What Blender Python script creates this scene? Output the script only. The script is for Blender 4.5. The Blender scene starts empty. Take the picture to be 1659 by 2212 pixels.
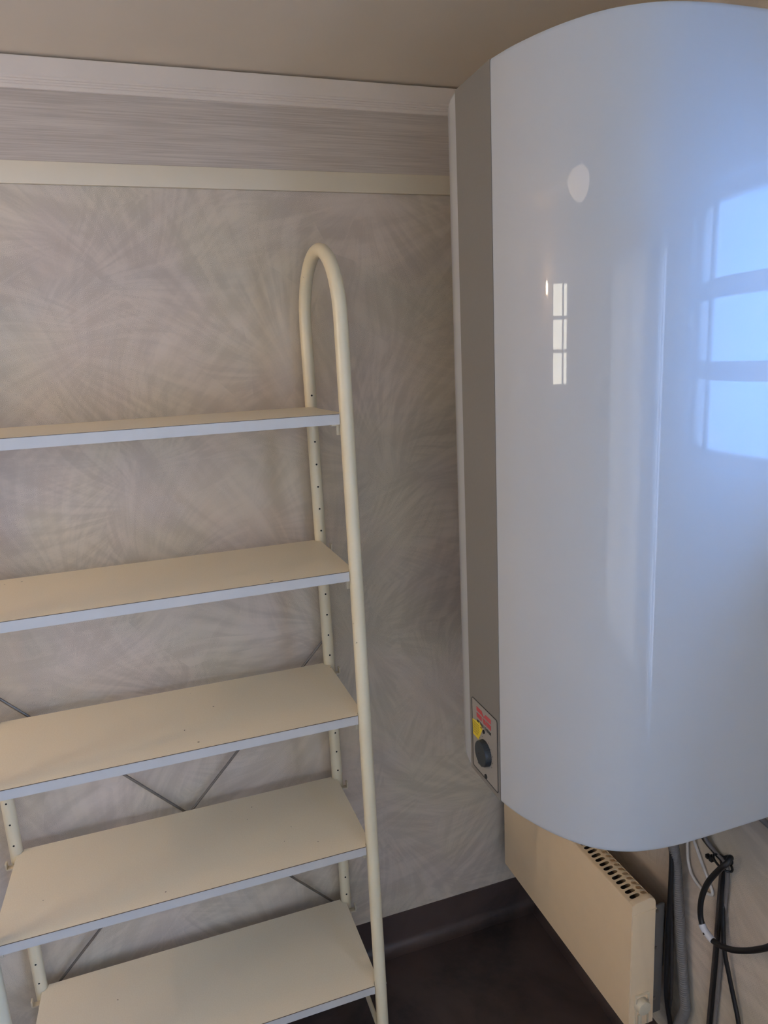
import bpy, bmesh, math, random
from mathutils import Vector, Matrix
random.seed(4)
scn = bpy.context.scene
COL = scn.collection

# ------------------------------------------------------------------ camera
cam_data = bpy.data.cameras.new('camera')
cam = bpy.data.objects.new('camera', cam_data)
COL.objects.link(cam)
scn.camera = cam
cam_data.sensor_fit = 'HORIZONTAL'
cam_data.sensor_width = 36.0
cam_data.lens = 1506.04 * 36.0 / 1659.0
cam_data.clip_start = 0.02
R0 = Vector((0.94592, -0.32072, -0.04866))      # image right
R1 = Vector((-0.11320, -0.18578, -0.97605))     # image down
R2 = Vector((0.30399, 0.92878, -0.21204))       # view direction
cam.matrix_world = Matrix(((R0.x, -R1.x, -R2.x, 0.0), (R0.y, -R1.y, -R2.y, -1.55),
                           (R0.z, -R1.z, -R2.z, 1.58), (0, 0, 0, 1)))

# ------------------------------------------------------------------ exposure, sky, lamps
scn.view_settings.view_transform = 'Standard'
scn.view_settings.look = 'None'
scn.view_settings.gamma = 1.0
scn.view_settings.use_curve_mapping = False
scn.view_settings.exposure = 0.70

world = bpy.data.worlds.new('sky')
scn.world = world
world.use_nodes = True
wn = world.node_tree.nodes; wl = world.node_tree.links
wn.clear()
w_out = wn.new('ShaderNodeOutputWorld'); w_bg = wn.new('ShaderNodeBackground')
w_tc = wn.new('ShaderNodeTexCoord'); w_sep = wn.new('ShaderNodeSeparateXYZ')
w_mr = wn.new('ShaderNodeMapRange'); w_mix = wn.new('ShaderNodeMix')
w_mix.data_type = 'RGBA'
wl.new(w_tc.outputs['Generated'], w_sep.inputs[0])
wl.new(w_sep.outputs['X'], w_mr.inputs['Value'])
w_mr.inputs['From Min'].default_value = -0.8; w_mr.inputs['From Max'].default_value = 0.8
# a hazy sky: whiter towards the sun's side (-x), clear blue away from it (+x)
w_mix.inputs['A'].default_value = (1.12, 1.04, 0.86, 1)
w_mix.inputs['B'].default_value = (0.09, 0.335, 0.92, 1)
wl.new(w_mr.outputs['Result'], w_mix.inputs['Factor'])
wl.new(w_mix.outputs['Result'], w_bg.inputs['Color'])
w_bg.inputs['Strength'].default_value = 9.0
wl.new(w_bg.outputs[0], w_out.inputs[0])

FILL_WIN = (-3.12, -1.98, 0.25, 1.92)      # tall unseen window added in the right wall for blue light
FILL_DOOR = (-1.30, 0.30, 0.06, 1.98)        # unseen glazed double door added behind the camera for soft fill light
# the windows and the added openings let the sky in: portals only guide the sampling
RW_X, LW_X, BACK_Y, FRONT_Y, CEIL = 0.92, -1.62, 0.0, -3.3, 2.157
WIN1 = (-1.29, -0.885, 1.36, 1.85)     # y0 y1 z0 z1 in the right wall
WIN2 = (-1.09, -0.655, 1.415, 1.89)      # in the left wall
def portal(loc, rot, sx, sy):
    l = bpy.data.lights.new('portal', 'AREA'); l.shape = 'RECTANGLE'
    l.size = sx; l.size_y = sy; l.energy = 1; l.cycles.is_portal = True
    o = bpy.data.objects.new('window_portal', l); o.location = loc; o.rotation_euler = rot
    COL.objects.link(o)
portal((RW_X + 0.07, (WIN1[0] + WIN1[1]) / 2, (WIN1[2] + WIN1[3]) / 2), (0, math.radians(90), 0), WIN1[3] - WIN1[2], WIN1[1] - WIN1[0])
portal((LW_X - 0.07, (WIN2[0] + WIN2[1]) / 2, (WIN2[2] + WIN2[3]) / 2), (0, math.radians(-90), 0), WIN2[3] - WIN2[2], WIN2[1] - WIN2[0])
portal((RW_X + 0.07, (FILL_WIN[0] + FILL_WIN[1]) / 2, (FILL_WIN[2] + FILL_WIN[3]) / 2), (0, math.radians(90), 0), FILL_WIN[3] - FILL_WIN[2], FILL_WIN[1] - FILL_WIN[0])
portal(((FILL_DOOR[0] + FILL_DOOR[1]) / 2, FRONT_Y - 0.11, (FILL_DOOR[2] + FILL_DOOR[3]) / 2), (math.radians(90), 0, 0), FILL_DOOR[1] - FILL_DOOR[0], FILL_DOOR[3] - FILL_DOOR[2])
LAMP_POS = (-1.46, -0.50, 1.83)

# ------------------------------------------------------------------ helpers
def tag(o, label=None, cat=None, group=None, kind=None):
    if label: o['label'] = label
    if cat: o['category'] = cat
    if group: o['group'] = group
    if kind: o['kind'] = kind
    return o

def empty(name, loc, label, cat, group=None):
    o = bpy.data.objects.new(name, None); o.empty_display_size = 0.05
    o.location = loc; COL.objects.link(o)
    return tag(o, label, cat, group)

def obj(name, bm, mat, parent=None, angle=35, smooth=True):
    bmesh.ops.recalc_face_normals(bm, faces=bm.faces[:])
    if smooth:
        for f in bm.faces: f.smooth = True
        for e in bm.edges:
            if len(e.link_faces) == 2:
                e.smooth = e.calc_face_angle(0) < math.radians(angle)
            else:
                e.smooth = False
    me = bpy.data.meshes.new(name)
    if parent is not None and parent.type == 'EMPTY' or parent is not None:
        off = world_loc(parent)
        bmesh.ops.translate(bm, verts=bm.verts[:], vec=-off)
    bm.to_mesh(me); bm.free()
    for m in (mat if isinstance(mat, (list, tuple)) else [mat]): me.materials.append(m)
    o = bpy.data.objects.new(name, me); COL.objects.link(o)
    if parent is not None: o.parent = parent
    return o

def world_loc(p):
    v = Vector((0, 0, 0))
    while p is not None:
        v += p.location; p = p.parent
    return v

def box(bm, x0, x1, y0, y1, z0, z1, bevel=0.0, mi=0, seg=2):
    vs = [bm.verts.new((x, y, z)) for x in (x0, x1) for y in (y0, y1) for z in (z0, z1)]
    q = [(0, 1, 3, 2), (4, 6, 7, 5), (0, 4, 5, 1), (2, 3, 7, 6), (0, 2, 6, 4), (1, 5, 7, 3)]
    fs = [bm.faces.new([vs[i] for i in f]) for f in q]
    for f in fs: f.material_index = mi
    if bevel > 0:
        es = list({e for f in fs for e in f.edges})
        bmesh.ops.bevel(bm, geom=es, offset=bevel, segments=seg, profile=0.5, affect='EDGES', material=mi)

def bx(*a, **k):
    bm = bmesh.new(); box(bm, *a, **k); return bm

def smooth_path(P, n=8):
    P = [Vector(p) for p in P]; o = []
    for i in range(len(P) - 1):
        a, b, c, d = P[max(i - 1, 0)], P[i], P[i + 1], P[min(i + 2, len(P) - 1)]
        for k in range(n):
            t = k / n
            o.append(0.5 * ((2 * b) + (c - a) * t + (2 * a - 5 * b + 4 * c - d) * t * t + (3 * b - a - 3 * c + d) * t ** 3))
    o.append(P[-1]); return o

def tube(bm, P, r, n=16, caps=True, mi=0):
    """sweep a circle along P; r is a number or a function of the index"""
    P = [Vector(p) for p in P]
    t = (P[1] - P[0]).normalized()
    u = t.orthogonal().normalized()
    rings = []
    for i, p in enumerate(P):
        if i == 0: t2 = (P[1] - P[0]).normalized()
        elif i == len(P) - 1: t2 = (P[-1] - P[-2]).normalized()
        else: t2 = ((P[i + 1] - p).normalized() + (p - P[i - 1]).normalized()).normalized()
        u = (u - t2 * u.dot(t2)).normalized(); v = t2.cross(u)
        rr = r(i) if callable(r) else r
        rings.append([bm.verts.new(p + (u * math.cos(a) + v * math.sin(a)) * rr)
                      for a in [2 * math.pi * k / n for k in range(n)]])
    for a, b in zip(rings, rings[1:]):
        for k in range(n):
            f = bm.faces.new((a[k], a[(k + 1) % n], b[(k + 1) % n], b[k])); f.material_index = mi
    if caps:
        bm.faces.new(rings[0][::-1]).material_index = mi; bm.faces.new(rings[-1]).material_index = mi

def prism(bm, pts, axis, a0, a1, mi=0):
    """extrude a 2D outline along axis (0,1,2)"""
    def mk(p, a):
        c = list(p); c.insert(axis, a); return bm.verts.new(c)
    A = [mk(p, a0) for p in pts]; B = [mk(p, a1) for p in pts]
    n = len(pts)
    fs = [bm.faces.new(A[::-1]), bm.faces.new(B)]
    for i in range(n): fs.append(bm.faces.new((A[i], A[(i + 1) % n], B[(i + 1) % n], B[i])))
    for f in fs: f.material_index = mi
    return fs

def cyl(bm, c, axis, r, h, n=32, r2=None, bevel=0.0):
    """cylinder starting at c going h along unit axis"""
    c = Vector(c); ax = Vector(axis).normalized()
    r2 = r if r2 is None else r2
    prof = [(0, r)] + ([(h - bevel, r2), (h - bevel * .3, r2 - bevel * .3), (h, r2 - bevel)] if bevel else [(h, r2)])
    u = ax.orthogonal().normalized(); v = ax.cross(u); rings = []
    for hh, rr in prof:
        rings.append([bm.verts.new(c + ax * hh + (u * math.cos(a) + v * math.sin(a)) * rr)
                      for a in [2 * math.pi * k / n for k in range(n)]])
    for a, b in zip(rings, rings[1:]):
        for k in range(n): bm.faces.new((a[k], a[(k + 1) % n], b[(k + 1) % n], b[k]))
    bm.faces.new(rings[0][::-1]); bm.faces.new(rings[-1])

# ------------------------------------------------------------------ materials
def rgb(c):     # sRGB 0-255 -> linear
    return tuple(((x / 255) / 12.92 if x / 255 <= .04045 else ((x / 255 + .055) / 1.055) ** 2.4) for x in c) + (1,)

class NT:
    def __init__(s, name):
        s.m = bpy.data.materials.new(name); s.m.use_nodes = True
        s.n = s.m.node_tree.nodes; s.l = s.m.node_tree.links
        s.b = s.n['Principled BSDF']; s.out = s.n['Material Output']
        s.tc = None
    def new(s, t, **k):
        n = s.n.new('ShaderNode' + t)
        for a, v in k.items(): setattr(n, a, v)
        return n
    def coord(s):
        if s.tc is None: s.tc = s.new('NewGeometry')
        return s.tc.outputs['Position']
    def put(s, sock, v):
        if hasattr(v, 'node') or isinstance(v, bpy.types.NodeSocket): s.l.new(v, sock)
        else: sock.default_value = v
    def math(s, op, a, b=0.0, c=0.0, clamp=False):
        n = s.new('Math', operation=op); n.use_clamp = clamp
        s.put(n.inputs[0], a); s.put(n.inputs[1], b)
        if len(n.inputs) > 2: s.put(n.inputs[2], c)
        return n.outputs[0]
    def vec(s, x, y, z):
        n = s.new('CombineXYZ')
        s.put(n.inputs[0], x); s.put(n.inputs[1], y); s.put(n.inputs[2], z); return n.outputs[0]
    def noise(s, v, scale, detail=3, rough=.5, dist=0.0):
        n = s.new('TexNoise'); s.put(n.inputs['Vector'], v)
        n.inputs['Scale'].default_value = scale; n.inputs['Detail'].default_value = detail
        n.inputs['Roughness'].default_value = rough; n.inputs['Distortion'].default_value = dist
        return n.outputs['Fac']
    def ramp(s, v, a, b, lo=0.0, hi=1.0):
        n = s.new('MapRange'); s.put(n.inputs['Value'], v)
        n.interpolation_type = 'SMOOTHSTEP'
        n.inputs['From Min'].default_value = a; n.inputs['From Max'].default_value = b
        n.inputs['To Min'].default_value = lo; n.inputs['To Max'].default_value = hi
        return n.outputs['Result']
    def mix(s, f, a, b):
        n = s.new('Mix'); n.data_type = 'RGBA'
        s.put(n.inputs['Factor'], f); s.put(n.inputs['A'], a); s.put(n.inputs['B'], b)
        return n.outputs['Result']
    def bump(s, h, strength, dist=0.001):
        n = s.new('Bump'); s.put(n.inputs['Height'], h)
        n.inputs['Strength'].default_value = strength; n.inputs['Distance'].default_value = dist
        s.l.new(n.outputs[0], s.b.inputs['Normal'])
    def base(s, v): s.put(s.b.inputs['Base Color'], v)
    def set(s, rough=None, metal=None, spec=None, coat=None, coat_rough=None):
        for k, v in (('Roughness', rough), ('Metallic', metal), ('Specular IOR Level', spec), ('Coat Weight', coat), ('Coat Roughness', coat_rough)):
            if v is not None: s.b.inputs[k].default_value = v

def simple(name, col, rough=.5, metal=0.0, var=0.04, scale=30.0, bump=0.0, spec=.5):
    t = NT(name); n = t.noise(t.coord(), scale, 4, .6)
    c = rgb(col); d = tuple(x * (1 - var) for x in c[:3]) + (1,); e = tuple(min(1, x * (1 + var)) for x in c[:3]) + (1,)
    t.base(t.mix(t.ramp(n, .3, .7), d, e)); t.set(rough, metal, spec)
    if bump: t.bump(t.noise(t.coord(), scale * 8, 2), bump)
    return t.m

def wallpaper():
    """muted palm-frond paper: overlapping fans of soft streaks, speckled with a fine star-shaped print"""
    t = NT('palm_wallpaper'); p = t.coord()
    sp = t.new('SeparateXYZ'); t.l.new(p, sp.inputs[0])
    u = t.math('ADD', sp.outputs['X'], sp.outputs['Y']); v = sp.outputs['Z']
    uv = t.vec(u, v, 0.0)
    w = t.new('TexNoise'); t.l.new(uv, w.inputs['Vector']); w.inputs['Scale'].default_value = 3.0; w.inputs['Detail'].default_value = 1
    ws = t.new('VectorMath', operation='SCALE'); t.l.new(w.outputs['Color'], ws.inputs[0]); ws.inputs['Scale'].default_value = 0.10
    wa = t.new('VectorMath', operation='ADD'); t.l.new(uv, wa.inputs[0]); t.l.new(ws.outputs[0], wa.inputs[1])
    uvw = wa.outputs[0]
    def fans(off, scale, k, rk, off_r):
        m = t.new('VectorMath', operation='ADD'); t.l.new(uvw, m.inputs[0]); m.inputs[1].default_value = off
        vo = t.new('TexVoronoi', voronoi_dimensions='2D'); t.l.new(m.outputs[0], vo.inputs['Vector'])
        vo.inputs['Scale'].default_value = scale; vo.inputs['Randomness'].default_value = .9
        sb = t.new('VectorMath', operation='SUBTRACT'); t.l.new(m.outputs[0], sb.inputs[0]); t.l.new(vo.outputs['Position'], sb.inputs[1])
        s2 = t.new('SeparateXYZ'); t.l.new(sb.outputs[0], s2.inputs[0])
        cs = t.new('SeparateColor'); t.l.new(vo.outputs['Color'], cs.inputs[0])
        # the fan's root lies off to one side of its cell, so the streaks splay
        th = t.math('MULTIPLY', cs.outputs[0], 6.2832); ox = t.math('MULTIPLY', t.math('COSINE', th), off_r); oy = t.math('MULTIPLY', t.math('SINE', th), off_r)
        dx = t.math('ADD', s2.outputs[0], ox); dy = t.math('ADD', s2.outputs[1], oy)
        ang = t.math('ARCTAN2', dy, dx)
        rad = t.math('SQRT', t.math('ADD', t.math('MULTIPLY', dx, dx), t.math('MULTIPLY', dy, dy)))
        curl = t.math('ADD', ang, t.math('MULTIPLY', rad, 0.4))
        q = t.vec(t.math('MULTIPLY', curl, k), t.math('MULTIPLY', rad, rk), t.math('MULTIPLY', cs.outputs[2], 37.0))
        n = t.noise(q, 1.0, 2, .55)
        k = t.ramp(rad, .03, .13)
        return t.math('ADD', t.math('MULTIPLY', t.ramp(n, .30, .70), k), t.math('MULTIPLY', t.math('SUBTRACT', 1.0, k), .5)), cs.outputs[2]
    f1, c1 = fans((0.3, 0.1, 0), 2.5, 10.0, 5.0, .20)
    f2, c2 = fans((7.7, 3.1, 0), 3.1, 13.0, 6.0, .17)
    f3, c3 = fans((2.7, 9.1, 0), 1.8, 17.0, 4.0, .30)
    blot = t.ramp(t.noise(uv, 3.2, 3, .5), .38, .62)
    streak = t.math('ADD', t.math('MULTIPLY', f1, .42), t.math('ADD', t.math('MULTIPLY', f2, .33), t.math('MULTIPLY', f3, .25)))
    # fine print: rings of little petals on a hexagonal grid, about 10 mm apart
    cell = t.new('TexVoronoi', voronoi_dimensions='2D'); t.l.new(uv, cell.inputs['Vector']); cell.inputs['Scale'].default_value = 105
    cell.inputs['Randomness'].default_value = .25
    st = t.new('VectorMath', operation='SUBTRACT'); t.l.new(uv, st.inputs[0]); t.l.new(cell.outputs['Position'], st.inputs[1])
    s3 = t.new('SeparateXYZ'); t.l.new(st.outputs[0], s3.inputs[0])
    a3 = t.math('ARCTAN2', s3.outputs[1], s3.outputs[0])
    petals = t.math('SINE', t.math('MULTIPLY', a3, 8.0))
    ring = t.ramp(cell.outputs['Distance'], .10, .30)
    fine = t.math('MULTIPLY', t.math('MULTIPLY', petals, ring), t.ramp(t.noise(uvw, 6.0, 2), .44, .60))
    tone = t.math('ADD', streak, t.math('MULTIPLY', fine, .30))
    grain = t.math('MULTIPLY', t.math('SUBTRACT', t.noise(uv, 260, 2, .7), .5), .34)
    tone = t.math('ADD', tone, grain)
    dark = t.mix(blot, rgb((187, 173, 158)), rgb((186, 174, 154)))
    light = t.mix(blot, rgb((207, 192, 176)), rgb((206, 193, 171)))
    c = t.mix(t.ramp(tone, .12, .92), dark, light)
    warm = t.ramp(t.noise(t.vec(t.math('ADD', u, 3.3), v, 0.0), 2.4, 2), .50, .72)
    c = t.mix(t.math('MULTIPLY', warm, .30), c, rgb((210, 190, 160)))
    t.base(c); t.set(.75, 0, .35)
    t.bump(t.math('ADD', grain, fine), .15, .0006)
    return t.m

def floor_mat():
    t = NT('dark_vinyl'); p = t.coord()
    n = t.ramp(t.noise(p, 3.0, 5, .6, .6), .35, .68)
    n2 = t.noise(p, 60, 3, .7)
    c = t.mix(n, rgb((50, 43, 42)), rgb((86, 71, 65)))
    c = t.mix(t.math('MULTIPLY', t.ramp(n2, .45, .7), .25), c, rgb((80, 68, 62)))
    t.base(c); t.set(.42, 0, .4); t.bump(n2, .2, .0008); return t.m

def brushed():
    t = NT('brushed_frieze'); sp = t.new('SeparateXYZ'); t.l.new(t.coord(), sp.inputs[0])
    u = t.math('ADD', sp.outputs['X'], sp.outputs['Y'])
    n = t.noise(t.vec(t.math('MULTIPLY', u, 6.0), 0.0, t.math('MULTIPLY', sp.outputs['Z'], 330.0)), 1.0, 3, .6)
    n2 = t.noise(t.vec(t.math('MULTIPLY', u, 2.0), 5.0, t.math('MULTIPLY', sp.outputs['Z'], 60.0)), 1.0, 2, .5)
    k = t.math('ADD', t.math('MULTIPLY', n, .65), t.math('MULTIPLY', n2, .35))
    t.base(t.mix(t.ramp(k, .34, .68), rgb((174, 161, 147)), rgb((199, 186, 170)))); t.set(.6, 0, .4); t.bump(n, .2, .0005)
    return t.m

def enamel():
    t = NT('white_enamel'); p = t.coord()
    t.base(t.mix(t.ramp(t.noise(p, 2.0, 2), .3, .7), rgb((181, 183, 184)), rgb((185, 186, 186))))
    t.set(.45, 0, .06, .68, .02)
    sp = t.new('SeparateXYZ'); t.l.new(p, sp.inputs[0])
    o = t.noise(p, 170, 2, .5)
    t.bump(o, .035, .0006)
    return t.m

def shelf_mat():
    t = NT('cream_laminate'); p = t.coord()
    n = t.noise(p, 420, 2, .6); s = t.noise(p, 75, 1, .5)
    c = t.mix(t.ramp(n, .3, .7), rgb((236, 222, 194)), rgb((241, 228, 201)))
    c = t.mix(t.ramp(s, .80, .82), c, rgb((120, 104, 84)))
    t.base(c); t.set(.42, 0, .5); t.bump(n, .12, .0005); return t.m

def tube_mat():
    t = NT('cream_powder_coat'); p = t.coord()
    c = t.mix(t.ramp(t.noise(p, 8, 3), .3, .7), rgb((224, 210, 176)), rgb((230, 217, 184)))
    c = t.mix(t.ramp(t.noise(p, 55, 2, .5), .74, .78), c, rgb((150, 136, 110)))
    t.base(c); t.set(.33, 0, .5); t.bump(t.noise(p, 90, 2), .08, .0006); return t.m

def glass_mat():
    t = NT('window_glass'); tr = t.new('BsdfTransparent'); gl = t.new('BsdfGlossy'); mx = t.new('MixShader')
    gl.inputs['Roughness'].default_value = .02
    lw = t.new('LayerWeight'); lw.inputs['Blend'].default_value = .5
    f = t.math('ADD', t.math('MULTIPLY', t.math('POWER', lw.outputs['Facing'], 5.0), .9), .04)
    t.l.new(f, mx.inputs[0]); t.l.new(tr.outputs[0], mx.inputs[1]); t.l.new(gl.outputs[0], mx.inputs[2])
    t.l.new(mx.outputs[0], t.out.inputs[0]); return t.m

def glow(name, col, strength):
    t = NT(name); t.base((1, 1, 1, 1)); t.b.inputs['Emission Color'].default_value = col
    t.b.inputs['Emission Strength'].default_value = strength; return t.m

def cable_mat(name, col, rough=.45):
    return simple(name, col, rough, 0, .08, 60)

M_PAPER = wallpaper(); M_FLOOR = floor_mat(); M_FRIEZE = brushed(); M_ENAMEL = enamel()
M_SHELF = shelf_mat(); M_TUBE = tube_mat(); M_GLASS = glass_mat()
M_CEIL = simple('painted_ceiling', (229, 214, 192), .8, 0, .015, 5, .1)
M_CORN = simple('cornice_paint', (216, 203, 187), .55, 0, .01, 12)
M_STRIP = simple('beige_strip', (220, 206, 179), .5, 0, .01, 12)
M_EDGE = simple('shelf_edge_band', (196, 191, 182), .4, 0, .015, 40)
M_GLUE = simple('dark_glue_line', (96, 84, 70), .6)
M_CLIP = simple('cream_plastic', (214, 200, 172), .45, 0, .03, 60)
M_HOLE = simple('hole_shadow_black', (12, 11, 10), .8)
M_STEEL = simple('zinc_steel', (138, 132, 124), .38, .85, .08, 90)
M_GREY = simple('warm_grey_stripe', (126, 121, 114), .55, 0, .012, 200)
M_PANEL = simple('panel_silver', (150, 144, 135), .45, 0, .012, 200)
M_BLACK = simple('black_print', (18, 19, 20), .4)
M_DIAL = simple('charcoal_knob', (44, 48, 52), .42, 0, .05, 120)
M_RED = simple('red_print', (188, 70, 74), .5)
M_YEL = simple('yellow_label', (226, 200, 48), .5)
M_LAMPRED = simple('red_lens', (214, 92, 86), .2)
M_RAD = simple('cream_radiator_paint', (238, 210, 170), .5, 0, .012, 25)
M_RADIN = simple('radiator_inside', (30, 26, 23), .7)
M_RADBACK = simple('radiator_bracket_grey', (104, 97, 90), .55, 0, .03, 25)
M_CORR = simple('grey_conduit', (112, 108, 104), .5, 0, .03, 60)
M_CBLK = cable_mat('black_cable', (24, 24, 26), .38)
M_CDK = cable_mat('dark_grey_cable', (66, 60, 57), .4)
M_CMID = cable_mat('mid_grey_cable', (112, 106, 102), .45)
M_CWHT = cable_mat('white_cable', (200, 194, 188), .4)
M_WHITE = simple('white_window_paint', (226, 224, 220), .45, 0, .01, 20)
def net():
    t = NT('net_fabric'); a = t.new('BsdfTranslucent'); b = t.new('BsdfDiffuse'); m = t.new('MixShader')
    c = t.mix(t.ramp(t.noise(t.coord(), 300, 1), .3, .7), (.80, .74, .64, 1), (.86, .80, .70, 1))
    t.l.new(c, a.inputs[0]); t.l.new(c, b.inputs[0]); m.inputs[0].default_value = .74
    t.l.new(a.outputs[0], m.inputs[1]); t.l.new(b.outputs[0], m.inputs[2]); t.l.new(m.outputs[0], t.out.inputs[0]); return t.m
M_NET = net()
M_PAPERTAG = simple('white_tag', (205, 205, 208), .5)

# ------------------------------------------------------------------ room shell
T = 0.12
def wall_with_hole(name, axis, pos, out, span, hole, hole2=None, zt=CEIL + 0.1):
    """axis 0: wall at x=pos spanning y; axis 1: wall at y=pos spanning x; out = +1/-1 side of the thickness"""
    bm = bmesh.new()
    a0, a1 = span; h0, h1, z0, z1 = hole
    parts = [(h1, a1, 0, zt), (h0, h1, 0, z0), (h0, h1, z1, zt)]
    if hole2:
        k0, k1, y0, y1 = hole2
        parts += [(a0, k0, 0, zt), (k0, k1, 0, y0), (k0, k1, y1, zt), (k1, h0, 0, zt)]
    else: parts.append((a0, h0, 0, zt))
    for s0, s1, q0, q1 in parts:
        lo, hi = sorted((pos, pos + out * T))
        if axis == 0: box(bm, lo, hi, s0, s1, q0 - .05 * (q0 == 0), q1)
        else: box(bm, s0, s1, lo, hi, q0 - .05 * (q0 == 0), q1)
    bmesh.ops.remove_doubles(bm, verts=bm.verts[:], dist=1e-5)
    return tag(obj(name, bm, M_PAPER, smooth=False), kind='structure')

tag(obj('floor', bx(LW_X - T, RW_X + T, FRONT_Y - T, BACK_Y + T, -0.1, 0.0), M_FLOOR, smooth=False), kind='structure')
tag(obj('ceiling', bx(LW_X - T, RW_X + T, FRONT_Y - T, BACK_Y + T, CEIL, CEIL + 0.1), M_CEIL, smooth=False), kind='structure')
tag(obj('wall_back', bx(LW_X - T, RW_X + T, BACK_Y, BACK_Y + T, -0.05, CEIL + .05), M_PAPER, smooth=False), kind='structure')
wall_with_hole('wall_right', 0, RW_X, 1, (FRONT_Y, BACK_Y), WIN1, FILL_WIN)
wall_with_hole('wall_left', 0, LW_X, -1, (FRONT_Y, BACK_Y), WIN2)
wall_with_hole('wall_front', 1, FRONT_Y, -1, (LW_X - T, RW_X + T), FILL_DOOR)

# coved vinyl skirting: the floor covering runs up the wall on a small radius
def cove_profile(h=0.108, r=0.028, t=0.003):
    pts = [(0.0, 0.0006), (r + t, 0.0006)]
    for k in range(9):
        a = math.radians(90 * k / 8)
        pts.append((t + r - r * math.sin(a), 0.0016 + r - r * math.cos(a)))
    pts += [(t, h), (0.0, h)]
    return pts
bm = bmesh.new(); prism(bm, [(-y, z) for y, z in cove_profile()], 0, LW_X, RW_X)
tag(obj('baseboard_back', bm, M_FLOOR), kind='structure')
bm = bmesh.new()
A = [(RW_X - d, z) for d, z in cove_profile()]
vsA = [bm.verts.new((x, FRONT_Y, z)) for x, z in A]; vsB = [bm.verts.new((x, BACK_Y, z)) for x, z in A]
for i in range(len(A)): bm.faces.new((vsA[i], vsA[(i + 1) % len(A)], vsB[(i + 1) % len(A)], vsB[i]))
bm.faces.new(vsA[::-1]); bm.faces.new(vsB)
tag(obj('baseboard_right', bm, M_FLOOR), kind='structure')
bm = bmesh.new()
A = [(LW_X + d, z) for d, z in cove_profile()]
vsA = [bm.verts.new((x, FRONT_Y, z)) for x, z in A]; vsB = [bm.verts.new((x, BACK_Y, z)) for x, z in A]
for i in range(len(A)): bm.faces.new((vsA[i], vsA[(i + 1) % len(A)], vsB[(i + 1) % len(A)], vsB[i]))
bm.faces.new(vsA[::-1]); bm.faces.new(vsB)
tag(obj('baseboard_left', bm, M_FLOOR), kind='structure')

# cornice, brushed frieze board, beige strip on the back wall; the cornice on the side walls too
corn = [(0, 2.1525), (0.012, 2.1525), (0.013, 2.1515), (0.013, 2.1205), (0.0115, 2.1185), (0.0115, 2.1155), (0.0095, 2.1145), (0.0095, 2.1115),
        (0.0078, 2.1105), (0.0078, 2.1075), (0.006, 2.1065), (0.006, 2.1005), (0.005, 2.0995), (0, 2.0995)]
bm = bmesh.new(); prism(bm, [(-d, z) for d, z in corn], 0, LW_X, RW_X)
tag(obj('trim_1', bm, M_CORN, angle=20), kind='structure')
bm = bmesh.new(); prism(bm, [(0, 2.0995), (-0.003, 2.0995), (-0.003, 1.977), (0, 1.977)], 0, LW_X, RW_X)
tag(obj('trim_2', bm, M_FRIEZE, smooth=False), kind='structure')
tag(obj('trim_3', bx(LW_X, RW_X, -0.007, 0, 1.9365, 1.9768, bevel=.0012), M_STRIP), kind='structure')

# ------------------------------------------------------------------ windows
def window(name, axis, pos, out, W, label_surround, split, surround, mw=.008, mh=.008):
    h0, h1, z0, z1 = W
    def B(bm, s0, s1, d0, d1, q0, q1, bevel=0.0):
        lo, hi = sorted((pos + out * d0, pos + out * d1))
        if axis == 0: box(bm, lo, hi, s0, s1, q0, q1, bevel=bevel)
        else: box(bm, s0, s1, lo, hi, q0, q1, bevel=bevel)
    bm = bmesh.new()        # the frame: a flat surround on the wall and the lined opening
    l, r, d, u = surround
    for s0, s1, q0, q1 in ((h0 - l, h0, z0 - d, z1 + u), (h1, h1 + r, z0 - d, z1 + u), (h0, h1, z0 - d, z0), (h0, h1, z1, z1 + u)):
        B(bm, s0, s1, -0.010, 0.0, q0, q1, .001)
    for s0, s1, q0, q1 in ((h0, h0 + .006, z0, z1), (h1 - .006, h1, z0, z1), (h0 + .006, h1 - .006, z0, z0 + .006), (h0 + .006, h1 - .006, z1 - .006, z1)):
        B(bm, s0, s1, -0.010, T, q0, q1)
    root = tag(obj(name, bm, M_WHITE), kind='structure')
    f0, f1, g0, g1 = h0 + .006, h1 - .006, z0 + .006, z1 - .006
    bm = bmesh.new()
    for s0, s1, q0, q1 in ((f0, f0 + .022, g0, g1), (f1 - .022, f1, g0, g1), (f0 + .022, f1 - .022, g0, g0 + .022), (f0 + .022, f1 - .022, g1 - .022, g1)):
        B(bm, s0, s1, .035, .065, q0, q1, .002)
    obj('sash', bm, M_WHITE, root)
    zs = [g0 + .022 + (g1 - g0 - .044) * k / 3 for k in range(4)]
    ss = [f0 + .022, split, f1 - .022]
    for k in (1, 2):
        bm = bmesh.new(); B(bm, ss[0], ss[2], .040, .060, zs[k] - mh, zs[k] + mh, .0015); obj('muntin', bm, M_WHITE, root)
    bm = bmesh.new(); B(bm, split - mw, split + mw, .0385, .0615, zs[0], zs[3], .0015); obj('muntin', bm, M_WHITE, root)
    for i in (0, 1):
        for k in range(3):
            bm = bmesh.new(); B(bm, ss[i], ss[i + 1], .0485, .0515, zs[k], zs[k + 1]); obj('pane', bm, M_GLASS, root, smooth=False)
    return root
window('window_1', 0, RW_X, 1, WIN1, '', -1.16, (.16, .055, .12, .12), .012, .017)
window('window_2', 0, LW_X, -1, WIN2, '', -0.955, (.05, .05, .05, .05), .024)
window('fill_window', 0, RW_X, 1, FILL_WIN, '', -2.45, (.05, .05, .05, .05), .012)  # out-of-view opening added to bring in blue sky light
window('fill_door', 1, FRONT_Y, -1, FILL_DOOR, '', -0.50, (.06, .06, .0, .06), .035, .012)  # out-of-view glazed opening added to light the back wall
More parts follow.
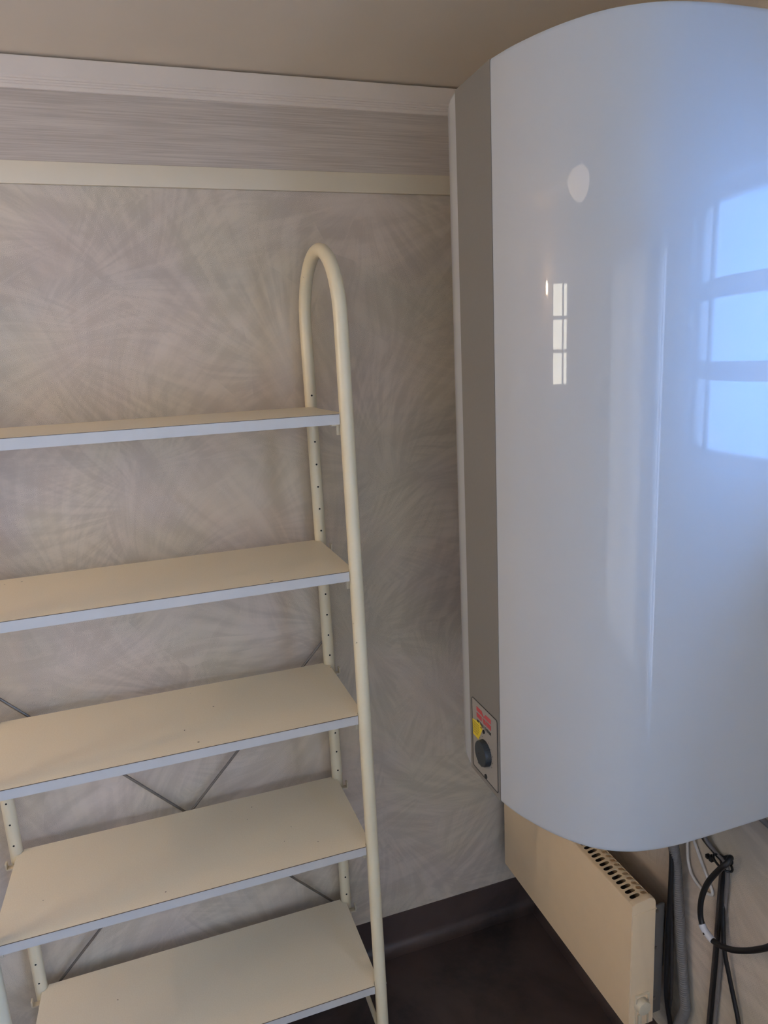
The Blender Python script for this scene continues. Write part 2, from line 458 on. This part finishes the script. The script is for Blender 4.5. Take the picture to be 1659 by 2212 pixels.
# added net curtain, unseen, spreads soft light; hung in folds just inside the door
bm = bmesh.new(); N = 220; cols = []
for k in range(N + 1):
    x = FILL_DOOR[0] - .05 + (FILL_DOOR[1] - FILL_DOOR[0] + .10) * k / N
    y = FRONT_Y + .065 + .016 * math.sin(k * .42) + .006 * math.sin(k * 1.13 + 1)
    cols.append((bm.verts.new((x, y, .03)), bm.verts.new((x, y, FILL_DOOR[3] + .055))))
for a, b in zip(cols, cols[1:]): bm.faces.new((a[0], b[0], b[1], a[1]))
tag(obj('fill_curtain', bm, M_NET, angle=80), 'white net curtain added out of view behind the camera to soften the fill light', 'curtain')
bm = bmesh.new(); cyl(bm, (FILL_DOOR[0] - .09, FRONT_Y + .065, FILL_DOOR[3] + .065), (1, 0, 0), .008, FILL_DOOR[1] - FILL_DOOR[0] + .18, 16)
for xx in (FILL_DOOR[0] - .08, FILL_DOOR[1] + .08): cyl(bm, (xx, FRONT_Y, FILL_DOOR[3] + .065), (0, 1, 0), .006, .066, 12)
tag(obj('fill_curtain_rod', bm, M_STEEL, angle=60), 'thin steel rod carrying the added, unseen net curtain', 'curtain rod')

# ------------------------------------------------------------------ shelving unit
SX = -0.0177
BX, FX = 0.3555, 0.3600        # half distances between the poles, back and front
BY, FY = -0.045, -0.312
TR = 0.0130
unit = empty('shelving_unit', (SX, (BY + FY) / 2, 0.0), 'free-standing cream metal shelving unit with looped tube ends and five white shelves', 'shelving unit')
for s in (1, -1):
    P = []
    z_arc = 1.657; rad = (BY - FY) / 2; cyy = (BY + FY) / 2
    for k in range(0, 12): P.append((SX + s * FX, FY, 0.012 + (z_arc - .012) * k / 11))
    for k in range(1, 24):
        a = math.pi * k / 24
        P.append((SX + s * (FX + (BX - FX) * (1 - math.cos(a)) / 2), cyy - rad * math.cos(a), z_arc + rad * math.sin(a)))
    for k in range(0, 12): P.append((SX + s * BX, BY, z_arc - (z_arc - .012) * k / 11))
    bm = bmesh.new(); tube(bm, P, TR, 24)
    fr = obj('side_frame', bm, M_TUBE, unit, angle=60)
    bm = bmesh.new()
    z = 0.0640
    while z < 1.53:
        if min(abs(z - t) for t in (1.4895, 1.1905, .8905, .5905, .2405)) > .012:
            cyl(bm, (SX + s * BX, BY - TR + .001, z), (0, -1, 0), .0021, .0013, 10)
        z += .05
    obj('peg_holes', bm, M_HOLE, fr, smooth=False)['kind'] = 'stuff'
    bm = bmesh.new(); tube(bm, [(SX + s * (BX + FX) / 2, BY, .093), (SX + s * (BX + FX) / 2, FY, .093)], .0055, 12); obj('foot_rail', bm, M_TUBE, fr, angle=60)
    for yy, xx in ((BY, BX), (FY, FX)):
        bm = bmesh.new(); cyl(bm, (SX + s * xx, yy, 0.0), (0, 0, 1), .0145, .03, 24, bevel=.002); obj('foot_cap', bm, M_CLIP, fr)

SHELF_T = 0.0190
X0, X1 = SX - .3575, SX + .3575
Y0, Y1 = FY - .003, BY + .004
def shelf_outline():
    pts = []; r = TR + .0012
    def arc(cx, cy, a0, a1, n=7):
        for k in range(n):
            a = math.radians(a0 + (a1 - a0) * k / (n - 1)); pts.append((cx + r * math.cos(a), cy + r * math.sin(a)))
    # front-left, going counter-clockwise; each corner is cut round its pole
    arc(SX - FX, FY, 80, -12)
    arc(SX + FX, FY, 192, 100)
    arc(SX + BX, BY, 260, 168)
    arc(SX - BX, BY, 12, -80)
    return pts
for zt in (1.4895, 1.1905, .8905, .5905, .2405):
    bm = bmesh.new(); prism(bm, shelf_outline(), 2, zt - SHELF_T, zt)
    sh = obj('shelf', bm, M_SHELF, unit, angle=30)
    eb = bx(SX - FX + TR + .0016, SX + FX - TR - .0016, Y0 - .0010, Y0 + .0004, zt - SHELF_T, zt - .0008)
    box(eb, SX - FX + TR + .0016, SX + FX - TR - .0016, Y0 - .0006, Y0 + .0004, zt - .0008, zt + .0001, mi=1)
    obj('edge_band', eb, [M_EDGE, M_GLUE], sh, smooth=False)
    for s in (1, -1):
        for yy, xx, dr in ((BY, BX, -1), (FY, FX, 1)):
            # plastic bracket: a plate under the shelf, a tongue against the pole, an upturned hook outside it
            bm = bmesh.new(); px = SX + s * xx; zb = zt - SHELF_T
            py = yy + dr * (TR + .0005)
            a, b = sorted((px - s * .026, px + s * .0185)); c, d = sorted((py, py + dr * .013))
            box(bm, a, b, c, d, zb - .0042, zb - .0002, bevel=.0008)
            a, b = sorted((px + s * .0165, px + s * .0200))
            if dr < 0: box(bm, a, b, c, d, zb - .001, zb + .012, bevel=.0007)
            a, b = sorted((px - s * .0165, px - s * .0075)); c2, d2 = sorted((py, py + dr * .0040)); box(bm, a, b, c2, d2, zb - .021, zb - .003, bevel=.0009)
            obj('shelf_clip', bm, M_CLIP, unit)
for s in (1, -1):
    bm = bmesh.new(); yb = -.0235 if s > 0 else -.0175
    z1, z0 = .567 + BX * 1.065, .567 - BX * 1.065
    tube(bm, [(SX + s * BX * 1.0, yb, z1), (SX - s * BX * 1.0, yb, z0)], .0029, 10)
    for e, zz in ((s, z1), (-s, z0)):
        cyl(bm, (SX + e * BX, yb - .001, zz), (0, -1, 0), .005, .010, 12)
    obj('cross_brace', bm, M_STEEL, unit)

# ------------------------------------------------------------------ water heater
HX, HYC = 0.488, -0.555
ZT, ZB = 1.970, 0.8436
near = [(.4890, -.6125), (.499, -.656), (.521, -.710), (.550, -.754), (.580, -.780), (.618, -.798), (.672, -.808), (.740, -.8105), (.91, -.8105)]
nv = smooth_path([(x, y, 0) for x, y in near], 10)
near2 = [(v.x, v.y) for v in nv]
# straight flank: keep only its end points so that it reads as one flat sheet
half = [p for p in near2 if p[0] < .742] + [(.80, -.8105), (.86, -.8105), (.915, -.8105)]
far = [(x, 2 * HYC - y) for x, y in half][::-1]
STR0, STR1 = -.6125, 2 * HYC + .6125
recess = [(.4890, STR1 - .0006), (.4920, STR1 - .0009), (.4920, STR0 + .0009), (.4890, STR0 + .0006)]
outline = far + recess + half
heater = empty('water_heater', (.70, HYC, ZB), 'tall glossy white wall-hung water heater with a curved front and grey vertical stripe', 'water heater')
def inset(pts, d):
    n = len(pts); o = []
    for i in range(n):
        a, b, c = Vector(pts[i - 1]), Vector(pts[i]), Vector(pts[(i + 1) % n])
        t = ((b - a).normalized() + (c - b).normalized())
        if t.length < 1e-6: t = (c - b)
        t.normalize(); o.append((b.x + t.y * -d * SGN, b.y + t.x * d * SGN))
    return o
area = sum(outline[i - 1][0] * outline[i][1] - outline[i][0] * outline[i - 1][1] for i in range(len(outline)))
SGN = 1 if area > 0 else -1
bm = bmesh.new(); rings = []
prof = [(ZB, .0035), (ZB + .0008, .0014), (ZB + .0028, .0002), (ZB + .006, 0)] + \
       [(ZB + .006 + (ZT - ZB - .012) * k / 6, 0) for k in range(1, 6)] + \
       [(ZT - .006, 0), (ZT - .0028, .0002), (ZT - .0008, .0014), (ZT, .0035)]
for z, d in prof:
    pp = inset(outline, d)
    rings.append([bm.verts.new((x, y, z)) for x, y in pp])
for a, b in zip(rings, rings[1:]):
    for k in range(len(a)): bm.faces.new((a[k], a[(k + 1) % len(a)], b[(k + 1) % len(a)], b[k]))
bm.faces.new(rings[0][::-1]); bm.faces.new(rings[-1])
obj('casing', bm, M_ENAMEL, heater, angle=28)
obj('front_stripe', bx(.4884, .4918, STR0 + .0012, STR1 - .0012, ZB + .001, ZT - .001), M_GREY, heater, smooth=False)
obj('wall_bracket', bx(.9155, RW_X - .0002, HYC - .15, HYC + .15, ZB + .12, ZT - .12), M_STEEL, heater, smooth=False)

# control panel at the foot of the stripe
PX = .4880
PY0, PY1, PZ0, PZ1 = -.6055, -.5085, .8545, .9905
panel = empty('panel_root', (0, 0, 0), None, None)   # replaced below by the plate itself
bpy.data.objects.remove(panel)
def rounded(y0, y1, z0, z1, r, n=6):
    pts = []
    for cy, cz, a0 in ((y1 - r, z1 - r, 0), (y0 + r, z1 - r, 90), (y0 + r, z0 + r, 180), (y1 - r, z0 + r, 270)):
        for k in range(n + 1):
            a = math.radians(a0 + 90 * k / n); pts.append((cy + r * math.cos(a), cz + r * math.sin(a)))
    return pts
bm = bmesh.new(); prism(bm, rounded(PY0, PY1, PZ0, PZ1, .005), 0, PX - .0003, PX + .0006)
plate = obj('control_panel', bm, M_PANEL, heater, smooth=False)
plate['label'] = 'silver control panel with black outline, red emblem and dial'
bm = bmesh.new()   # black outline
o_ = rounded(PY0, PY1, PZ0, PZ1, .005); i_ = rounded(PY0 + .0022, PY1 - .0016, PZ0 + .0016, PZ1 - .0018, .0035)
Va = [bm.verts.new((PX - .0006, y, z)) for y, z in o_]; Vb = [bm.verts.new((PX - .0006, y, z)) for y, z in i_]
for k in range(len(o_)): bm.faces.new((Va[k], Va[(k + 1) % len(o_)], Vb[(k + 1) % len(o_)], Vb[k]))
g = bmesh.ops.extrude_face_region(bm, geom=bm.faces[:]); bmesh.ops.translate(bm, verts=[e for e in g['geom'] if isinstance(e, bmesh.types.BMVert)], vec=(.0004, 0, 0))
obj('outline', bm, M_BLACK, plate, smooth=False)
# red emblem: two rows of slanted blocks meeting in a zigzag (left in the picture is +y)
LY0, LY1 = -.5278, -.5818; LZT, LZB = .9795, .9590
def em(pts):
    bm = bmesh.new()
    q = [(LY0 + (LY1 - LY0) * a, LZT + (LZB - LZT) * b) for a, b in pts]
    prism(bm, q, 0, PX - .0007, PX - .0002); return bm
for pts in ([(0, 0), (.30, 0), (.50, .44), (.0, .0 + .40)][:0] or [(0, 0), (.36, 0), (.50, .40), (.47, .44), (.36, .38), (0, .38)],
            [(1, 0), (.64, 0), (.52, .30), (.52, .38), (1, .38)],
            [(0, .56), (.36, .56), (.36, .96), (0, .96)],
            [(.42, .56), (.58, .56), (.66, .96), (.5, 1.0), (.44, .8)],
            [(.64, .56), (1, .56), (1, .96), (.70, .96)]):
    obj('emblem_block', em(pts), M_RED, plate, smooth=False)
def text(body, size, y, z, mat, parent, name, xs=1.0, rot=0.0):
    cu = bpy.data.curves.new(name, 'FONT'); cu.body = body; cu.size = size; cu.extrude = .0001
    cu.align_x = 'CENTER'; cu.align_y = 'CENTER'; cu.resolution_u = 3; cu.offset = size * .008
    tmp = bpy.data.objects.new(name, cu); COL.objects.link(tmp)
    dg = bpy.context.evaluated_depsgraph_get()
    me = bpy.data.meshes.new_from_object(tmp.evaluated_get(dg))
    bpy.data.objects.remove(tmp)
    # text x runs towards -y, text y up, faces -x
    bm = bmesh.new(); bm.from_mesh(me); bpy.data.meshes.remove(me)
    for v in bm.verts:
        a, b, c = v.co.x * xs, v.co.y, v.co.z
        a, b = a * math.cos(rot) - b * math.sin(rot), a * math.sin(rot) + b * math.cos(rot)
        v.co = (PX - .0006 - c, y - a, z + b)
    return obj(name, bm, mat, parent, smooth=False)
text('METRO THERM', .0080, (LY0 + LY1) / 2 - .0005, .9525, M_BLACK, plate, 'lettering', .98)
# yellow warning label, tilted, partly behind the dial
bm = bmesh.new(); prism(bm, [(-.5102, .9475), (-.5380, .9535), (-.5500, .9465), (-.5330, .9175), (-.5115, .9185)], 0, PX - .0006, PX - .0002)
yl = obj('warning_label', bm, M_YEL, plate, smooth=False); yl['label'] = 'yellow warning label'
bm = bmesh.new()
for k in range(7):
    zc = .9455 - k * .0034; ya, yb2 = -.513, -.537 + max(0, k - 3) * .0022
    box(bm, PX - .00075, PX - .0005, yb2, ya, zc - .0004, zc + .0004)
o = obj('label_text_lines', bm, M_BLACK, yl, smooth=False); o['kind'] = 'stuff'
bm = bmesh.new(); prism(bm, [(-.5415, .9468), (-.5455, .9488), (-.5468, .9440)], 0, PX - .0008, PX - .0005); obj('warning_triangle', bm, M_BLACK, yl, smooth=False)
bm = bmesh.new(); cyl(bm, (PX, -.5550, .9440), (-1, 0, 0), .0034, .0022, 20, bevel=.0006); obj('button', bm, M_BLACK, plate)
bm = bmesh.new(); cyl(bm, (PX, -.5600, .8610), (-1, 0, 0), .0042, .0020, 20, bevel=.0006); obj('screw', bm, M_BLACK, plate)
bm = bmesh.new(); cyl(bm, (PX, -.5370, .8800), (-1, 0, 0), .0062, .0016, 24, bevel=.0006); o = obj('indicator_lamp', bm, M_LAMPRED, plate); o['label'] = 'round red indicator lamp'
bm = bmesh.new(); cyl(bm, (PX, -.5370, .8800), (-1, 0, 0), .0074, .0007, 24); obj('lamp_ring', bm, M_RED, plate)
text('ON / OFF', .0038, -.5365, .8705, M_BLACK, plate, 'lettering')
# dial with a ribbed rim
DY, DZ, DR, DH = -.5595, .9065, .0232, .0110
bm = bmesh.new(); n = 72; ringv = []
for h, rr, rib in ((0, DR, 1), (DH * .75, DR * .985, 1), (DH * .93, DR * .95, 0), (DH, DR * .88, 0)):
    ringv.append([bm.verts.new((PX - h, DY + (rr - (.0007 if (rib and k % 2) else 0)) * math.cos(2 * math.pi * k / n),
                                DZ + (rr - (.0007 if (rib and k % 2) else 0)) * math.sin(2 * math.pi * k / n))) for k in range(n)])
for a, b in zip(ringv, ringv[1:]):
    for k in range(n): bm.faces.new((a[k], a[(k + 1) % n], b[(k + 1) % n], b[k]))
bm.faces.new(ringv[0]); bm.faces.new(ringv[-1])
dial = obj('dial', bm, M_DIAL, plate, angle=25); dial['label'] = 'charcoal round temperature dial with ribbed rim'
bm = bmesh.new(); cyl(bm, (PX - DH + .0002, DY + .0055, DZ - .002), (-1, 0, 0), .0016, .0005, 14); obj('dial_mark', bm, M_BLACK, dial)
bm = bmesh.new()
for k in range(11):
    a = math.radians(-125 + 25 * k)
    yy, zz = DY - (DR + .0042) * math.sin(a), DZ + (DR + .0042) * math.cos(a)
    if abs(k - 5) == 0: continue
    box(bm, PX - .0006, PX - .0002, yy - .0006, yy + .0006, zz - .0006, zz + .0006)
o = obj('scale_marks', bm, M_BLACK, plate, smooth=False); o['kind'] = 'stuff'

# ------------------------------------------------------------------ panel radiator
RXF, RXB = .790, .850
RY0, RY1 = -.5785, -.052      # near end, far end
RZ0, RZ1 = .2105, .5085
rad = empty('panel_radiator', (.85, (RY0 + RY1) / 2, RZ0), 'flat cream electric panel radiator with slotted top grille, on the wall below the water heater', 'radiator')
# front panel: flat sheet with a small rolled top edge
bm = bmesh.new()
pf = [(RXF, RZ0 + .002), (RXF, RZ1 - .003), (RXF + .001, RZ1 - .0008), (RXF + .003, RZ1), (RXF + .0075, RZ1 + .0006), (RXF + .0075, RZ1 - .0016), (RXF + .003, RZ1 - .002), (RXF + .0022, RZ1 - .004), (RXF + .0022, RZ0 + .002)]
vsA = [bm.verts.new((x, RY0 + .0008, z)) for x, z in pf]; vsB = [bm.verts.new((x, RY1, z)) for x, z in pf]
for i in range(len(pf)): bm.faces.new((vsA[i], vsA[(i + 1) % len(pf)], vsB[(i + 1) % len(pf)], vsB[i]))
bm.faces.new(vsA[::-1]); bm.faces.new(vsB)
obj('front_panel', bm, M_RAD, rad, angle=50)
# grille: profile runs from the front edge back and over the rear curve
def prof_pt(s):   # s in metres along the profile
    flat = .034; R = .016
    if s <= flat: return (RXF + .0070 + s, RZ1 + .0004 + s * .13)
    a = min((s - flat) / R, math.radians(80))
    rest = max(0, s - flat - R * math.radians(80))
    return (RXF + .0410 + R * math.sin(a) + rest * math.cos(math.radians(80)), RZ1 + .0048 - R * (1 - math.cos(a)) - rest * math.sin(math.radians(80)))
def stadium(cu, cv, w, h, n=6):
    """slot outline, long side along s; (u along y, v along s)"""
    r = w / 2; o = []
    for k in range(n + 1): a = math.pi * k / n; o.append((cu + r * math.cos(a), cv + (h / 2 - r) + r * math.sin(a)))
    for k in range(n + 1): a = math.pi + math.pi * k / n; o.append((cu + r * math.cos(a), cv - (h / 2 - r) + r * math.sin(a)))
    return o
bm = bmesh.new()
PIT = .0141; GY0 = RY0 + .0135; NS = int((RY1 - .01 - GY0) / PIT)
def P3(u, s): x, z = prof_pt(s); return (x, u, z)
rows = [(.0015, .0265, .0200), (.0265, .0480, .0155)]
for s0, s1, hl in rows:
    for k in range(NS):
        u0, u1 = GY0 + k * PIT, GY0 + (k + 1) * PIT
        cu, cv = (u0 + u1) / 2, (s0 + s1) / 2
        inner = stadium(cu, cv, .0098, hl + .0025)
        outer = []
        for (a, b) in inner:      # project radially on the cell's rectangle
            dx, dy = a - cu, b - cv
            f = min((PIT / 2) / abs(dx) if abs(dx) > 1e-9 else 1e9, ((s1 - s0) / 2) / abs(dy) if abs(dy) > 1e-9 else 1e9)
            outer.append((cu + dx * f, cv + dy * f))
        I = [bm.verts.new(P3(*p)) for p in inner]; O = [bm.verts.new(P3(*p)) for p in outer]
        for j in range(len(I)):
            m = (j + 1) % len(I)
            bm.faces.new((O[j], O[m], I[m], I[j]))
        for cc in ((u0, s0), (u1, s0), (u1, s1), (u0, s1)):     # fill the corner gaps
            best = sorted(range(len(O)), key=lambda j: (outer[j][0] - cc[0]) ** 2 + (outer[j][1] - cc[1]) ** 2)[:2]
            cv3 = bm.verts.new(P3(*cc))
            side = [j for j in range(len(O)) if abs(outer[j][0] - cc[0]) < 1e-6]; top = [j for j in range(len(O)) if abs(outer[j][1] - cc[1]) < 1e-6]
            if side and top:
                j1 = min(side, key=lambda j: abs(outer[j][1] - cc[1])); j2 = min(top, key=lambda j: abs(outer[j][0] - cc[0]))
                if j1 != j2: 
                    try: bm.faces.new((cv3, O[j1], O[j2]))
                    except ValueError: pass
def strip(u0, u1, ss):
    A = [bm.verts.new(P3(u0, s)) for s in ss]; B = [bm.verts.new(P3(u1, s)) for s in ss]
    for i in range(len(ss) - 1): bm.faces.new((A[i], B[i], B[i + 1], A[i + 1]))
GE = GY0 + NS * PIT
strip(GY0, GE, (0, .0015)); strip(GY0, GE, (.0480, .0510, .0540, .0570, .060))
strip(GE, RY1, [k * .003 for k in range(21)])
bmesh.ops.remove_doubles(bm, verts=bm.verts[:], dist=2e-5)
gr = obj('top_grille', bm, M_RAD, rad, angle=50)
so = gr.modifiers.new('thickness', 'SOLIDIFY'); so.thickness = .0016; so.offset = -1
# inner back plate and dark cavity (the heating element behind the slots)
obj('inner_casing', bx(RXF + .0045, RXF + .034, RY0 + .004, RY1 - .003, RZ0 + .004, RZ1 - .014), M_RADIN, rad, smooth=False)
obj('back_plate', bx(RXB - .0145, RXB - .0015, RY0 + .004, RY1 - .003, RZ0 + .004, RZ1 - .010), M_RAD, rad, smooth=False)
# near end cap: moulded, rounded rear corner, with a shallow step 20 mm below its top
def cap_outline(g=0.0):
    pts = [(RXF + .0018 + g, RZ0 + g), (RXF + .0018 + g, RZ1 - .0012 - g)]
    for k in range(13):
        x, z = prof_pt(.001 + .058 * k / 12); pts.append((min(x, RXB + .0005) - g * (k > 6), z + .0022 - g))
    pts += [(RXB + .0005 - g, RZ0 + g)]
    return pts
bm = bmesh.new()
def ring(y, g, zcut=None):
    return [bm.verts.new((x, y, z)) for x, z in cap_outline(g)]
r0 = ring(GY0 - .0005, 0); r1 = ring(RY0 + .002, 0); r2 = ring(RY0 + .0004, .0007); r3 = ring(RY0, .0022)
for a, b in ((r0, r1), (r1, r2), (r2, r3)):
    for k in range(len(a)): bm.faces.new((a[k], a[(k + 1) % len(a)], b[(k + 1) % len(a)], b[k]))
bm.faces.new(r0[::-1]); bm.faces.new(r3)
cap = obj('end_cap', bm, M_RAD, rad, angle=40)
obj('cap_lip', bx(RXF + .0032, RXB - .0012, RY0 - .0008, RY0 + .003, RZ1 - .0230, RZ1 - .0215, bevel=.0003), M_RAD, cap)
# the wall bracket: a grey channel between casing and wall
bm = bmesh.new()
box(bm, RXB + .0008, .8790, RY0 + .012, RY0 + .016, RZ0 + .004, RZ1 - .030, bevel=.001)
box(bm, .8750, RW_X - .0005, RY0 + .055, RY0 + .080, RZ0 + .06, RZ1 - .10, bevel=.001)
box(bm, RXB + .0008, RXB + .004, RY0 + .016, RY0 + .09, RZ0 + .004, RZ1 - .030)
wb = obj('wall_bracket', bm, M_RADBACK, rad)
for zz in (.4656, .378, .2535):
    bm = bmesh.new(); cyl(bm, (RXB + .0105, RY0 + .0121, zz), (0, -1, 0), .0036, .0022, 16, bevel=.0006); obj('screw', bm, M_STEEL, wb)
bm = bmesh.new()
box(bm, RXB + .0008, RW_X - .0005, RY1 - .03, RY1 - .026, RZ0 + .02, RZ1 - .03, bevel=.001)
obj('wall_bracket', bm, M_RADBACK, rad)
# thermostat on the end: a rimmed plate, knob and rocker switch
th = obj('thermostat_plate', bx(RXF + .0160, RXF + .0450, RY0 - .0008, RY0 + .001, RZ0 + .004, .2905, bevel=.0004), M_RAD, cap)
bm = bmesh.new()
for a in ((RXF + .0130, RXF + .0148, .2165, .2925), (RXF + .0148, RXF + .0455, .2907, .2925), (RXF + .0437, RXF + .0455, .2165, .2907)):
    box(bm, a[0], a[1], RY0 - .0045, RY0 + .0005, a[2], a[3], bevel=.0004)
obj('plate_rim', bm, M_CLIP, th)
bm = bmesh.new(); cyl(bm, (.8180, RY0 - .0006, .2680), (0, -1, 0), .0165, .0135, 40, r2=.0150, bevel=.001); obj('thermostat_knob', bm, M_CLIP, th, angle=40)
obj('rocker_switch', bx(.8105, .8190, RY0 - .0046, RY0 - .0006, .2230, .2440, bevel=.0008), M_CLIP, th)

# ------------------------------------------------------------------ pipes and cables below the heater
def cable(name, pts, r, mat, label, cat, group=None, n=10):
    bm = bmesh.new(); tube(bm, smooth_path(pts, 8), r, n)
    return tag(obj(name, bm, mat, angle=60), label, cat, group)
# corrugated conduit
P = smooth_path([(.800, -.575, ZB - .002), (.855, -.572, .72), (.893, -.572, .594), (.900, -.581, .482), (.902, -.592, .382), (.904, -.605, .280), (.905, -.607, .245), (.906, -.590, .190), (.907, -.575, .120), (.907, -.575, .055)], 10)
L = [0]
for a, b in zip(P, P[1:]): L.append(L[-1] + (b - a).length)
def at_len(s):
    for i in range(len(L) - 1):
        if L[i + 1] >= s: return P[i].lerp(P[i + 1], (s - L[i]) / (L[i + 1] - L[i]))
    return P[-1]
step = .0012; Q = [at_len(k * step) for k in range(int(L[-1] / step))]
bm = bmesh.new(); tube(bm, Q, lambda i: .0098 + (.0009 if i % 4 in (0, 1) else -.0004), 14)
tag(obj('corrugated_conduit', bm, M_CORR, angle=80), 'grey corrugated conduit hanging from the water heater down the wall', 'conduit')
cable('drain_cable', [(.845, -.552, ZB - .001), (.880, -.556, .70), (.8865, -.5690, .612), (.8835, -.5755, .535), (.8810, -.5770, .424), (.8820, -.5770, .311), (.8850, -.5770, .252), (.8940, -.5785, .195), (.904, -.590, .110), (.908, -.600, .055)], .0050, M_CBLK, 'black cable running down directly between the radiator end and the grey corrugated conduit', 'cable')
cable('supply_cable', [(.855, -.548, ZB - .001), (.890, -.550, .70), (.8975, -.5560, .612), (.8965, -.5640, .535), (.8955, -.5700, .424), (.8970, -.5740, .311), (.8985, -.5740, .252), (.9050, -.5640, .195), (.911, -.566, .110), (.911, -.570, .055)], .0040, M_CDK, 'thin dark grey cable squeezed behind the corrugated conduit beside the black one', 'cable')
cable('white_cable', [(.86, -.590, ZB - .001), (.895, -.585, .70), (.9135, -.601, .633), (.9145, -.622, .600), (.9155, -.642, .572), (.9155, -.650, .555), (.9150, -.640, .548), (.9145, -.625, .546), (.9140, -.606, .552), (.9140, -.592, .566), (.9140, -.583, .600), (.9145, -.583, .68), (.915, -.60, ZB - .001)], .0030, M_CWHT, 'thin white cable looping on the wall right of the corrugated conduit', 'cable')
# bundle of three dark cables side by side
for i, (dy, dx, m, lab) in enumerate(((0.0, 0, M_CDK, 'dark cable, left one of the bundle hanging from the cable tie'),
                                      (-.0082, .001, M_CBLK, 'black cable in the middle of the bundle hanging from the cable tie'),
                                      (-.0160, 0, M_CMID, 'grey cable, right one of the bundle hanging from the cable tie'))):
    x = .9145 - dx; k = dy * .9
    cable('bundled_cable', [(.85, -.600 + k, ZB - .001), (.885, -.615 + k, .72), (.905, -.629 + k * .6, .668), (x - .003, -.652 + k * .5, .651), (x, -.668 + k * .7, .642), (x, -.6690 + k, .611), (x, -.6675 + k, .530), (x, -.6655 + k, .434), (x, -.6630 + k, .346), (x, -.6610 + k, .277), (x, -.658 + k, .16), (x, -.656 + k, .06)],
          .0041, m, lab, 'cable', 'bundled cables on the right wall')
cable('loop_cable', [(.905, -.697, .672), (.897, -.703, .679), (.889, -.705, .672), (.883, -.697, .657), (.880, -.674, .612), (.880, -.660, .565), (.880, -.660, .525), (.880, -.673, .505), (.880, -.698, .501), (.880, -.730, .516), (.880, -.759, .539), (.880, -.791, .571), (.880, -.815, .602), (.882, -.84, .66), (.888, -.85, .76), (.90, -.85, .86), (.914, -.85, .95), (.914, -.85, 1.1)], .0052, M_CBLK, 'thick black cable looping out from the cable tie with a white tag', 'cable', n=14)
cable('hanging_cable', [(.9155, -.6745, .600), (.9120, -.680, .560), (.9070, -.688, .515), (.905, -.697, .470), (.907, -.708, .430), (.909, -.721, .387), (.910, -.733, .349), (.911, -.745, .29), (.911, -.75, .18), (.911, -.75, .06)], .0042, M_CBLK, 'black cable hanging loose down the wall to the right of the cable bundle', 'cable')
cable('grey_hose', [(.86, -.745, ZB - .001), (.885, -.748, .815), (.900, -.757, .796), (.905, -.775, .788), (.909, -.800, .778), (.912, -.83, .77), (.914, -.88, .765), (.914, -1.05, .760)], .0052, M_CMID, 'light grey hose leaving the heater bottom towards the right edge', 'hose')
# cable tie: strap, head and cut tail
tie = empty('cable_tie', (.905, -.678, .650), 'black cable tie with a knobbed head gathering the cables on the wall', 'cable tie')
bm = bmesh.new()
C0 = Vector((.908, -.679, .648)); Pts = []
for k in range(25):
    a = 2 * math.pi * k / 24; Pts.append(C0 + Vector((.0115 * math.cos(a) - .002, .0195 * math.sin(a), .004 * math.sin(a))))
tube(bm, Pts, .0022, 8); obj('strap', bm, M_CBLK, tie)
bm = bmesh.new(); box(bm, .894, .902, -.664, -.656, .640, .652, bevel=.0015); box(bm, .892, .900, -.6565, -.650, .6425, .6500, bevel=.001); obj('tie_head', bm, M_CBLK, tie)
bm = bmesh.new(); cyl(bm, (RW_X - .0005, -.681, .652), (-1, 0, 0), .009, .006, 20, bevel=.001); obj('mount', bm, M_CBLK, tie)
# white tag wrapped on the black loop
bm = bmesh.new(); tube(bm, smooth_path([(.880, -.664, .5125), (.880, -.669, .507), (.880, -.680, .502), (.880, -.692, .5005)], 5), .0066, 14)
tg = tag(obj('cable_tag', bm, M_PAPERTAG, angle=60), 'small white printed tag wrapped round the looping black cable', 'tag')
bm = bmesh.new(); cyl(bm, (.8733, -.6765, .5035), (-1, 0, 0), .0022, .0003, 12); obj('printed_mark', bm, M_BLACK, tg)

# ------------------------------------------------------------------ wall lamp (seen only as a glint) and an added ceiling lamp
wl_ = empty('wall_lamp', LAMP_POS, 'small warm wall lamp beside the left window', 'lamp')
x, y, z = LAMP_POS
bm = bmesh.new(); bmesh.ops.create_uvsphere(bm, u_segments=20, v_segments=12, radius=.028, matrix=Matrix.Translation(LAMP_POS))
obj('bulb', bm, glow('bulb_glow', (1.0, .68, .38, 1), 170.0), wl_)
bm = bmesh.new(); cyl(bm, (LW_X + .0005, y, z - .06), (1, 0, 0), .035, .018, 28, bevel=.003)
tube(bm, smooth_path([(LW_X + .015, y, z - .06), (LW_X + .09, y, z - .075), (x, y, z - .055), (x, y, z - .024)], 6), .006, 12)
cyl(bm, (x, y, z - .045), (0, 0, 1), .014, .022, 20)
obj('arm', bm, M_WHITE, wl_)

cl = empty('fill_ceiling_lamp', (-1.0, -1.20, CEIL), 'round opal ceiling lamp, unseen, added to fill the room with warm light', 'lamp')  # added out of view to warm the shelf tops from above
bm = bmesh.new(); cyl(bm, (-1.0, -1.20, CEIL), (0, 0, -1), .25, .022, 48, bevel=.004); obj('base', bm, M_WHITE, cl)
bm = bmesh.new(); bmesh.ops.create_uvsphere(bm, u_segments=48, v_segments=20, radius=.235, matrix=Matrix.Translation((-1.0, -1.20, CEIL - .022)) @ Matrix.Diagonal((1, 1, .24, 1)))
bmesh.ops.delete(bm, geom=[v for v in bm.verts if v.co.z > CEIL - .0215], context='VERTS')
obj('opal_fill_shade', bm, glow('opal_fill_glow', (1.0, .76, .52, 1), 2.6), cl)
